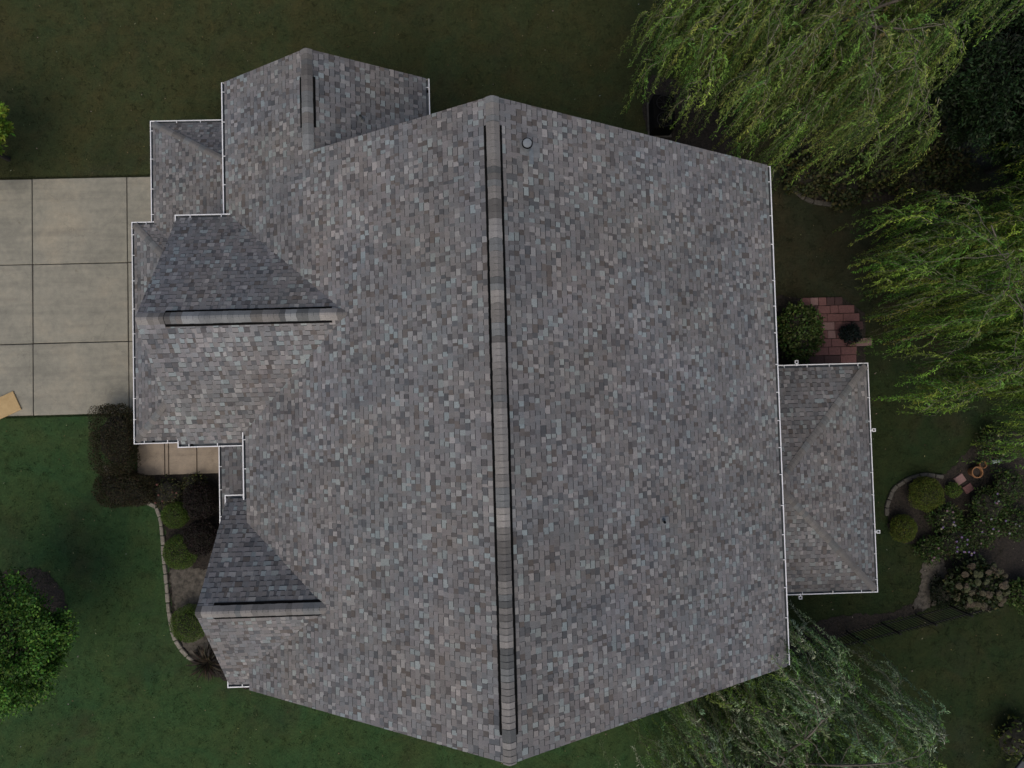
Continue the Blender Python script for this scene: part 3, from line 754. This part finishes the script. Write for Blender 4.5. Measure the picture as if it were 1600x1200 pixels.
shrub('flowering_perennial', 'thin yellow-green perennial growing at the walkway edge', 302, 757, .4, .5, [(.085, .085, .03), (.04, .05, .018)], 700, .08, .02, 49, bumps=.3, shell=.75, cat='plant')
# spiky dark plant at the end of the edging
def spiky(name, label, px, py, n, ln, wd, cols, seed, cat='plant', h=.5):
    rs = np.random.RandomState(seed); c = at(px, py, .2); e = empty(name, (c.x, c.y, 0)); tag(e, label, cat)
    a = rs.rand(n) * 6.28; up = rs.uniform(.15, 1.2, n)
    D = np.stack([np.cos(a), np.sin(a), up], 1); P = np.zeros((n, 3)) + np.array([c.x, c.y, .05]) + rs.randn(n, 3) * np.array([.03, .03, .02])
    P2 = P + unit(D) * (ln * .6) * rs.uniform(.6, 1.1, (n, 1)); D2 = D.copy(); D2[:, 2] -= .9
    link('leaves', leafmesh('leaves', np.vstack([P, P2]), np.vstack([D, D2]), np.vstack([rs.randn(n, 3) * .3 + [0, 0, 1]] * 2), ln * .65, wd, tint(cols, 2 * n, rs)), e)
    return e
spiky('cordyline', 'dark reddish spiky plant at the end of the stone edging', 324, 1036, 150, .62, .022, [(.03, .022, .014), (.045, .034, .017), (.018, .016, .01)], 50)
# stone edging along the bed, every stone its own piece
def edging(name, label, pix, mat, ln, wd, ht, group=None):
    P = smooth_poly(gpts(pix), 12, closed=False); e = empty(name, P[0]); tag(e, label, 'edging', group)
    me = [MB().box((0, 0, 0), (ln * .94, wd * q, ht), bev=.02).me('stone', mat) for q in (.9, 1.0, 1.1)]
    acc = 0.0; nxt = ln / 2
    for a, b in zip(P[:-1], P[1:]):
        d = b - a; L = d.length
        while acc + L >= nxt:
            q = a + d * ((nxt - acc) / L)
            o = link('stone', rnd.choice(me), e, (q.x + rnd.uniform(-.01, .01), q.y + rnd.uniform(-.01, .01), ht / 2 - .02 + rnd.uniform(-.008, .012)))
            o.rotation_euler = (rnd.uniform(-.04, .04), rnd.uniform(-.04, .04), math.atan2(d.y, d.x) + rnd.uniform(-.05, .05)); nxt += ln
        acc += L
edging('bed_edging', 'pale stone edging curving along the front lawn', [(232, 786), (244, 792), (251, 810), (255, 840), (258, 880), (262, 920), (266, 960), (272, 990), (283, 1012), (298, 1027), (312, 1034)], M['stone'], .34, .13, .12)
edging('bed_edging', 'dark curved stone edging under the willow', [(1230, 262), (1238, 290), (1250, 305), (1268, 315), (1292, 319), (1310, 318)], M['dstone'], .34, .15, .12)
edging('bed_edging', 'dark half-ring stone edging round the back flower bed', [(1384, 806), (1386, 785), (1396, 764), (1415, 750), (1440, 742), (1468, 744)], M['dstone'], .3, .13, .12)
edging('bed_edging', 'short pale edging stones between the two hedges', [(164, 728), (170, 736), (172, 748)], M['stone'], .26, .1, .1)
# board lying on the driveway corner
c = at(-4, 640, .07); b = MB().box((c.x, c.y, .085), (1.55, .72, .04), ax=.42, bev=.006).build('plywood_sheet', M['board']); tag(b, 'tan plywood sheet lying on the driveway corner', 'board')

# ------------------------------------------------------------------ trees
def broadleaf(name, label, px, py, h, r, cols, nclump, per, seed, L=.10, W=.032, group=None, zsq=.75, var=.25, crown_base=.35):
    rs = np.random.RandomState(seed); c = at(px, py, h * .7); e = empty(name, (c.x, c.y, 0)); tag(e, label, 'tree', group)
    mb = MB(); top = Vector((c.x, c.y, h * .55))
    mb.tube([(c.x, c.y, -.1), (c.x + .03, c.y, h * .3), top, top + Vector((0, 0, h * .2))], [h * .03, h * .022, h * .015, h * .004], 8)
    d = unit(rs.randn(nclump, 3)); d[:, 2] = d[:, 2] * .75 + .25
    rad = rs.uniform(.35, 1.0, nclump) ** .5
    Cc = d * rad[:, None] * np.array([r, r, h * (1 - crown_base) * .5]); Cc += np.array([c.x, c.y, h * (crown_base + 1) * .5])
    for i in range(0, nclump, 3):
        q = Vector(Cc[i]); s = top + Vector((0, 0, rs.uniform(-.15, .1) * h)); q = s + (q - s) * .8 - Vector((0, 0, .04 * h)); m_ = (s + q) / 2 + Vector((0, 0, .02 * h))
        mb.tube([s, m_, q], [h * .009, h * .006, h * .002], 5)
    mb.build('trunk', M['darkbark'], e)
    n = nclump * per; idx = np.repeat(np.arange(nclump), per)
    cr = rs.uniform(.09, .2, nclump)[idx] * r * 1.25
    off = unit(rs.randn(n, 3)) * (rs.rand(n, 1) ** .6); off[:, 2] *= .6
    P = Cc[idx] + off * cr[:, None]
    out = unit(P - np.array([c.x, c.y, h * .5]))
    D = unit(out * .8 + rs.randn(n, 3) * .7 - np.array([0, 0, .2])); N = unit(np.array([0, 0, 1.0]) + rs.randn(n, 3) * .6)
    br = (1 + var * rs.randn(nclump)).clip(.5, 1.8)[idx][:, None]
    C = tint(cols, n, rs, .2) * br
    link('crown', leafmesh('crown', P, D, N, L * rs.uniform(.7, 1.3, n), W, C), e)
    return e
leafg = [(.075, .18, .028), (.055, .14, .024), (.12, .23, .034), (.035, .09, .017)]
broadleaf('maple_tree', 'bright green leafy tree over a mulch ring on the front lawn', -2, 1008, 4.6, 2.15, leafg, 190, 230, 61, .10, .03, var=.38)
broadleaf('small_tree', 'yellow-green tree poking in at the left edge above the driveway', -60, 212, 3.2, 1.6, [(.2, .28, .03), (.13, .21, .028)], 60, 200, 62, .14, .04)
dk = [(.013, .030, .010), (.009, .019, .007), (.020, .042, .014)]
broadleaf('evergreen_tree', 'very dark evergreen tree in the corner behind the willow', 1560, 110, 6.0, 2.6, dk, 260, 240, 63, .15, .026, group='dark evergreens')
broadleaf('evergreen_tree', 'dark evergreen tree at the right edge between two willows', 1660, 210, 5.0, 2.2, dk, 180, 220, 64, .15, .026, group='dark evergreens')

def willow(name, label, base, h, R, seed, cols, nstrand, slen, sub=9, nlimb=11, leafL=.115, leafW=.0125, spread=(0, 6.283), lean=(0, 0), twigcol=None, zmin=.8, gap=.05):
    """weeping willow: trunk, arching limbs, and hundreds of hanging leafy strands"""
    rs = np.random.RandomState(seed); e = empty(name, (base[0], base[1], 0)); tag(e, label, 'tree', 'weeping willows')
    B = np.array([base[0], base[1], 0.0]); mb = MB(); tw = MB()
    fork = B + np.array([lean[0] * .3, lean[1] * .3, h * .32])
    mb.tube([B - [0, 0, .2], B + [0, 0, h * .15], fork], [h * .045, h * .036, h * .03], 10)
    starts = []; dirs = []
    for i in range(nlimb):
        a = spread[0] + (spread[1] - spread[0]) * (i + rs.uniform(.1, .9)) / nlimb
        rr = R * rs.uniform(.12, .62); o = np.array([math.cos(a), math.sin(a), 0])
        tip = fork + o * rr + np.array([lean[0], lean[1], h * rs.uniform(.5, .66)])
        m_ = fork + o * rr * .38 + np.array([0, 0, h * .36])
        pts = [(1 - t) ** 2 * fork + 2 * t * (1 - t) * m_ + t * t * tip for t in np.linspace(0, 1, 7)]
        mb.tube(pts, list(np.linspace(h * .0085, h * .0025, 7)), 6)
        for j in range(sub):
            t = rs.uniform(.35, 1.0); k = int(t * 6 * .999); p = pts[k] + (pts[min(k + 1, 6)] - pts[k]) * (t * 6 - k)
            a2 = a + rs.randn() * .75; ln = R * rs.uniform(.28, .62); o2 = np.array([math.cos(a2), math.sin(a2), 0])
            # arching branch: up, over and down
            bp = []
            for s in np.linspace(0, 1, 8):
                bp.append(p + o2 * ln * s * (1 - .12 * s) + np.array([0, 0, ln * (.55 * s - .95 * s * s)]) + np.array([0, 0, .0]))
            bp = np.array(bp); bp[1:] += rs.randn(7, 3) * .03 * ln
            mb.tube(list(bp), list(np.linspace(.013, .005, 8)), 4, caps=False)
            for _ in range(max(1, nstrand // (nlimb * sub))):
                s = rs.uniform(.0, 1.0) ** .9 * 7; k = min(6, int(s)); q = bp[k] + (bp[k + 1] - bp[k]) * (s - k)
                a3 = a2 + rs.randn() * 1.3
                starts.append(q + rs.randn(3) * .12); dirs.append([math.cos(a3), math.sin(a3)])
    starts = np.array(starts); dirs = np.array(dirs); n = len(starts)
    ln = np.minimum(slen * rs.uniform(.35, 1.15, n), np.maximum(.4, starts[:, 2] - zmin))
    K = int(slen * 1.15 / gap)
    t = np.arange(K) * gap
    # strand path: short arch outwards, then hanging
    reach = rs.uniform(.12, .55, n)
    X = starts[:, None, :].repeat(K, 1)
    g = 1 - np.exp(-t[None, :] / (reach[:, None] + .05))
    X[:, :, 0] += dirs[:, 0, None] * reach[:, None] * g; X[:, :, 1] += dirs[:, 1, None] * reach[:, None] * g
    X[:, :, 2] += -(t[None, :] - reach[:, None] * g * .8) + .10 * g
    sway = rs.randn(n, 2) * .06
    for ax in (0, 1): X[:, :, ax] += sway[:, ax, None] * t[None, :] + .016 * np.sin(t[None, :] * rs.uniform(2, 5, n)[:, None] + rs.rand(n)[:, None] * 6)
    keep = t[None, :] < ln[:, None]
    sc = tint(cols, n, rs, .36, .08)
    Ps, Ds, Cs = [], [], []
    T = np.gradient(X, axis=1); T /= np.maximum(1e-6, np.linalg.norm(T, axis=2))[:, :, None]
    for rep in range(2):
        side = rs.randn(n, K, 3); D = T * .9 + side * .42
        m_ = keep & (rs.rand(n, K) < .93)
        Ps.append((X + rs.randn(n, K, 3) * .024)[m_]); Ds.append(D[m_]); Cs.append((sc[:, None, :] * (1 + .16 * rs.randn(n, K, 1)).clip(.5, 1.6))[m_])
    P = np.vstack(Ps); D = np.vstack(Ds); C = np.vstack(Cs)
    N = rs.randn(len(P), 3) + np.array([0, 0, .4])
    # the hanging twigs themselves: thin three-sided rods
    mb.build('trunk', M['bark'], e, smooth=True)
    idx = rs.permutation(n)[: n // 2]
    for i in idx:
        m_ = int(ln[i] / gap); st = max(1, m_ // 5)
        pts = X[i, :max(2, m_):st]
        if len(pts) > 1: tw.tube(list(pts), list(np.linspace(.009, .003, len(pts))), 3, caps=False)
    link('twigs', tw.me('twigs', M['twig']), e)
    link('crown', leafmesh('crown', P, D, N, leafL * rs.uniform(.7, 1.2, len(P)), leafW, C), e)
    return e
wcol = [(.17, .27, .05), (.135, .25, .05), (.22, .28, .065), (.10, .17, .036), (.17, .20, .06), (.07, .11, .028)]
w2 = [(.13, .25, .038), (.09, .19, .03), (.21, .31, .045), (.055, .11, .02), (.15, .20, .036)]
w3 = [(.23, .33, .18), (.15, .26, .085), (.38, .46, .29), (.06, .11, .04), (.14, .24, .05)]
b1 = at(1305, -35, 7); willow('willow_tree', 'largest yellow-green weeping willow hanging over the upper right yard', (b1.x, b1.y), 9.4, 7.0, 71, wcol, 5000, 3.0, sub=11)
b2 = at(1630, 455, 4.5); willow('willow_tree', 'green weeping willow at the right edge above the flower bed', (b2.x, b2.y), 7.2, 5.9, 72, w2, 3900, 2.7)
b3 = at(1235, 1250, 5.0); willow('willow_tree', 'silvery green weeping willow at the bottom below the porch', (b3.x, b3.y), 7.2, 5.3, 73, w3, 2300, 3.6)

# ------------------------------------------------------------------ back yard
bigleaf = [(.045, .062, .022), (.065, .068, .027), (.033, .046, .018), (.085, .085, .032)]
for i, (px, py, r, lab) in enumerate(((1262, 272, .8, 'dark broad-leaved shrub nearest the house corner'), (1318, 288, .85, 'dark broad-leaved shrub above the curved edging'), (1372, 262, .9, 'dark broad-leaved shrub in the middle of the willow bed'), (1425, 282, .8, 'olive broad-leaved shrub at the lower rim of the willow bed'), (1455, 215, .95, 'dark broad-leaved shrub below the tip of the big willow'), (1490, 265, .75, 'dark broad-leaved shrub farthest right in the willow bed'))):
    shrub('broadleaf_shrub', lab, px, py, r, .9, bigleaf, 1500, .14, .05, 80 + i, group='broad-leaved shrubs under the willow', bumps=.25, shell=.5)
pg = [(.06, .105, .024), (.044, .078, .018), (.095, .13, .04)]
shrub('hydrangea', 'leafy green hydrangea with pale buds between wall and brick patio', 1249, 520, .80, 1.2, pg, 2600, .12, .04, 90, bumps=.15, shell=.4, ry=1.05)
shrub('blue_shrub', 'small dark blue-green shrub at the patio edge', 1328, 522, .34, .6, [(.008, .016, .015), (.012, .022, .02)], 1200, .08, .022, 91, bumps=.2, shell=.4)
yg = [(.088, .118, .016), (.068, .10, .014), (.108, .132, .022)]
shrub('gold_shrub', 'larger of two yellow-green ball shrubs in the back flower bed', 1447, 772, .62, .85, yg, 8000, .045, .010, 92, group='yellow-green ball shrubs', bumps=.08)
shrub('gold_shrub', 'smaller yellow-green ball shrub beside the porch corner', 1412, 826, .48, .7, yg, 6000, .045, .010, 93, group='yellow-green ball shrubs', bumps=.06)
shrub('gold_shrub', 'small green tuft shrub beside the stepping stones', 1490, 766, .26, .45, gcol, 1500, .05, .012, 94, bumps=.15)
mixg = [(.045, .088, .020), (.032, .064, .016), (.066, .105, .026), (.055, .06, .028)]
FL = [simple('violet_petals', (.08, .055, .13), (.14, .10, .2), 20, .7), simple('pink_petals', (.12, .07, .085), (.17, .11, .13), 20, .7), simple('cream_petals', (.15, .145, .085), (.22, .21, .13), 20, .7), simple('white_petals', (.12, .125, .13), (.18, .185, .19), 20, .7)]
blm = [MB().lathe((0, 0, 0), [(.0, .02), (.03, .022), (.042, 0), (.02, -.02)], 7).me('bloom', m_) for m_ in FL]
for i, (px, py, r, h, fi, nb, lab) in enumerate(((1478, 812, .55, .7, 2, 9, 'loose green perennial with cream blooms between the yellow-green shrubs'), (1490, 845, .6, .8, 0, 14, 'sprawling perennial with violet and pink blooms'), (1530, 830, .6, .8, 1, 7, 'loose perennial with a few pink blooms'), (1545, 790, .7, .9, 3, 6, 'taller leafy perennial with white blooms near the right edge'), (1450, 858, .45, .5, 1, 3, 'low green perennial beside the dirt path'), (1575, 760, .6, .8, 2, 0, 'dark leafy perennial beyond the clay pots'), (1558, 690, .6, .7, 2, 2, 'low green perennial under the willow tips'), (1585, 815, .55, .6, 3, 3, 'pale green perennial at the right edge'))):
    e, c = shrub('perennial', lab, px, py, r, h, mixg, 1900, .12, .022, 100 + i, bumps=.35, shell=.8, cat='plant', group='perennials in the back flower bed')
    rs = np.random.RandomState(200 + i)
    for _ in range(nb):
        f_ = fi if rs.rand() < .7 else rs.randint(0, 4)
        link('bloom', blm[f_], e, (c.x + rs.uniform(-.8, .8) * r, c.y + rs.uniform(-.8, .8) * r, h * rs.uniform(.85, 1.1)))
# hydrangea with faded tan heads
e, c = shrub('faded_hydrangea', 'hydrangea bush covered in faded tan flower heads', 1528, 915, 1.0, 1.15, [(.035, .05, .018), (.025, .04, .014), (.05, .06, .022)], 2600, .13, .045, 95, bumps=.2, shell=.5, ry=.85)
rs = np.random.RandomState(9); hm = []
for k_, (c1, c2) in enumerate((((.038, .034, .018), (.066, .058, .032)), ((.045, .035, .022), (.066, .052, .033)), ((.036, .042, .018), (.06, .068, .028)))):
    lm = lump((0, 0, .5), .13, .11, .075, 300 + k_, 9, 5, .22); lm.V = [(x, y, z - .5) for x, y, z in lm.V]
    hm.append(lm.me('flower_head', simple('faded_head', c1, c2, 26, .95, .8, .03)))
for i in range(46):
    a = rs.rand() * 6.28; q = math.sqrt(rs.rand()); zz = 1.15 * (.52 + .5 * math.sqrt(max(0, 1 - q * q)))
    o = link('flower_head', hm[i % 3], e, (c.x + 1.02 * q * math.cos(a), c.y + .88 * q * math.sin(a), zz)); o.rotation_euler = (rs.uniform(-.5, .5), rs.uniform(-.5, .5), rs.rand() * 6)
shrub('low_shrub', 'low dark shrub dotted with white petals beside the iron fence', 1475, 925, .55, .5, [(.012, .02, .009), (.018, .028, .012)], 1500, .08, .026, 96, bumps=.2, shell=.5)
shrub('young_shrub', 'bright yellow-green young shrub at the lower right edge', 1592, 1155, .8, 1.0, [(.07, .09, .016), (.05, .075, .016)], 500, .14, .04, 97, bumps=.3, shell=.8)
shrub('leafy_shrub', 'green leafy shrub at the right edge beside the faded hydrangea', 1602, 930, .6, .9, pg, 1500, .11, .035, 98, bumps=.25, shell=.5)
# clay pots
def pot(px, py, r, h, lab):
    c = at(px, py, h); e = empty('clay_pot', (c.x, c.y, 0)); tag(e, lab, 'pot', 'clay pots')
    MB().lathe((c.x, c.y, .02), [(0, 0), (r * .68, 0), (r * .9, h * .8), (r, h * .8), (r, h), (r * .82, h), (r * .76, h * .7), (0, h * .7)], 24).build('rim', M['terracotta'], e)
    MB().lathe((c.x, c.y, .02), [(r * .765, h * .74), (r * .4, h * .78), (0, h * .76)], 20).build('soil', M['soil'], e)
pot(1527, 738, .21, .34, 'larger orange clay pot beside the stepping stones'); pot(1536, 726, .14, .26, 'smaller clay pot with a pale rim behind the larger pot')
for px, py, s_, m_, lab in ((1500, 749, .36, M['brickpink'], 'greyish pink square stepping stone nearer the lawn'), (1513, 763, .33, M['brick'], 'red square stepping stone nearer the flower bed')):
    c = at(px, py, .05); o = MB().box((c.x, c.y, .045), (s_, s_ * .85, .06), ax=-.55 + 1.1, bev=.01).build('stepping_stone', m_); tag(o, lab, 'paving stone', 'stepping stones')
c = at(1557, 721, .1); mb = MB(); mb.box((c.x, c.y, .06), (.30, .12, .1), ax=.2, bev=.02); mb.box((c.x + .12, c.y + .06, .14), (.08, .06, .10), ax=.2, bev=.015)
tag(mb.build('garden_ornament', M['paleplastic']), 'small pale green ornament lying behind the clay pots', 'ornament')
# dark utility unit next to the wall
c = at(1034, 180, .45); e = empty('air_conditioner', (c.x, c.y, 0)); tag(e, 'black box-shaped cooling unit standing beside the upper house wall', 'cooling unit')
hx, hy = .76, 1.2
MB().box((c.x, c.y, .42), (hx, hy, .80), bev=.03).build('casing', M['unit'], e)
MB().box((c.x, c.y, .03), (hx + .1, hy + .1, .06)).build('base_pad', M['dstone'], e)
for yy in (-.3, .3):
    MB().lathe((c.x, c.y + yy, .828), [(.27, 0), (.27, .02), (.245, .02), (.245, 0)], 24).build('fan_guard', M['iron'], e)
    for k_ in range(4):
        MB().box((c.x, c.y + yy, .838), (.5, .012, .008), ax=k_ * math.pi / 4).build('guard_bar', M['iron'], e)
# iron picket fence
fa = at(1215, 1014); fb = at(1520, 938); e = empty('iron_fence', (fa.x, fa.y, 0)); tag(e, 'black iron picket fence crossing the back yard below the porch', 'fence')
d = Vector((fb.x - fa.x, fb.y - fa.y, 0)); L = d.length; d.normalize(); an = math.atan2(d.y, d.x); FH = 1.15
pk = MB(); pk.box((0, 0, FH / 2), (.022, .022, FH)); pk.add([(-.014, -.014, FH), (.014, -.014, FH), (.014, .014, FH), (-.014, .014, FH), (0, 0, FH + .07)], [(0, 1, 4), (1, 2, 4), (2, 3, 4), (3, 0, 4)])
pk = pk.me('picket', M['iron'])
ps = MB().box((0, 0, FH / 2 + .05), (.07, .07, FH + .1), bev=.012).me('post', M['iron'])
t_ = 0; i = 0; off = 0.18
post0 = (at(1375, 966) - fa).length % 1.3
while t_ < L:
    q = fa + d * t_
    isp = abs(((t_ - post0 + .65) % 1.3) - .65) < .06
    o = link('post' if isp else 'picket', ps if isp else pk, e, (q.x, q.y, 0)); o.rotation_euler[2] = an
    t_ += .118
for z in (.15, FH - .15):
    MB().box(((fa.x + fb.x) / 2, (fa.y + fb.y) / 2, z), (L, .03, .035), ax=an).build('rail', M['iron'], e)
# grey timber beam of a frame that cuts the lower right corner
p0, p1 = at(1578, 1222, .5), at(1650, 1125, .5); d = p1 - p0; e = empty('timber_frame', (p1.x, p1.y, 0)); tag(e, 'grey painted beam cutting across the bottom right corner', 'frame')
MB().box(((p0.x + p1.x) / 2, (p0.y + p1.y) / 2, .46), (d.length + .6, .2, .09), ax=math.atan2(d.y, d.x), bev=.015).build('beam', M['greywood'], e)
for q in (p0, p1): MB().box((q.x, q.y, .2), (.1, .1, .42)).build('post', M['greywood'], e)

# ------------------------------------------------------------------ grass blades and fallen leaves
rs = np.random.RandomState(77)
def blocked(x, y):
    b = (x > -13.0 + 0) & (x < -6) & (y > -1.2) & (y < .5)
    b |= (x < -9) & (y > 1.1) & (y < 9.68)
    b |= (x > -11.3) & (x < 7.6) & (y > -6.2) & (y < 10.2)
    b |= (x > 7) & (x < 11.7) & (y > -5) & (y < 1.7)
    return b
nc = 24000; n = nc * 10
x = rs.uniform(-18.5, 20, nc).repeat(10) + rs.randn(n) * .05; y = rs.uniform(-13.5, 17, nc).repeat(10) + rs.randn(n) * .05; cl_ = (1 + .28 * rs.randn(nc)).clip(.4, 1.9).repeat(10)
for (xa, ya, xb, yb, m_) in ((-19, 9.68, -11.1, 9.68, 2600), (-19, 1.10, -13.4, 1.10, 2400), (-13.1, -1.14, -10, -1.14, 300)):
    q = rs.rand(m_); cl_ = np.concatenate([cl_, np.full(m_, 1.1)])
    x = np.concatenate([x, xa + (xb - xa) * q]); y = np.concatenate([y, ya + (yb - ya) * q + rs.randn(m_) * .012 + (.015 if ya > 5 else -.015)])
n = len(x); k_ = ~blocked(x, y); x, y, cl_ = x[k_], y[k_], cl_[k_]; n = len(x)
P = np.stack([x, y, np.zeros(n)], 1); D = unit(np.stack([rs.randn(n) * .8, rs.randn(n) * .8, np.ones(n)], 1)); N = rs.randn(n, 3)
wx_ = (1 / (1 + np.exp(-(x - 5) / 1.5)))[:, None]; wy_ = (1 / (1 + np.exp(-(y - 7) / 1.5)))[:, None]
gc = np.array([.035, .061, .022]) * (1 - wy_) + np.array([.045, .05, .021]) * wy_; gc = gc * (1 - wx_) + np.array([.02, .029, .012]) * wx_  # back yard blades darkened to match the tree shade painted on the lawn
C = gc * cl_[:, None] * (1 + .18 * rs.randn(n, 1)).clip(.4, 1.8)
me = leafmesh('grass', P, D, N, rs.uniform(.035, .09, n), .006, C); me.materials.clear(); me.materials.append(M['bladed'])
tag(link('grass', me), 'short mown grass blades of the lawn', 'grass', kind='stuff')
n = 1500
x = rs.uniform(-18, 19, n); y = rs.uniform(-13, 16.5, n); k_ = ~blocked(x, y); x, y = x[k_], y[k_]; n = len(x)
C = tint([(.22, .19, .10), (.16, .13, .07), (.28, .26, .2), (.12, .08, .04)], n, rs)
me = leafmesh('fallen_leaves', np.stack([x, y, np.full(n, .05)], 1), np.stack([rs.randn(n), rs.randn(n), rs.randn(n) * .15], 1), np.array([[0, 0, 1.0]]) + rs.randn(n, 3) * .2, rs.uniform(.025, .08, n), rs.uniform(.007, .022, n), C)
tag(link('fallen_leaves', me), 'pale fallen leaves scattered over the lawn', 'leaves', kind='stuff')
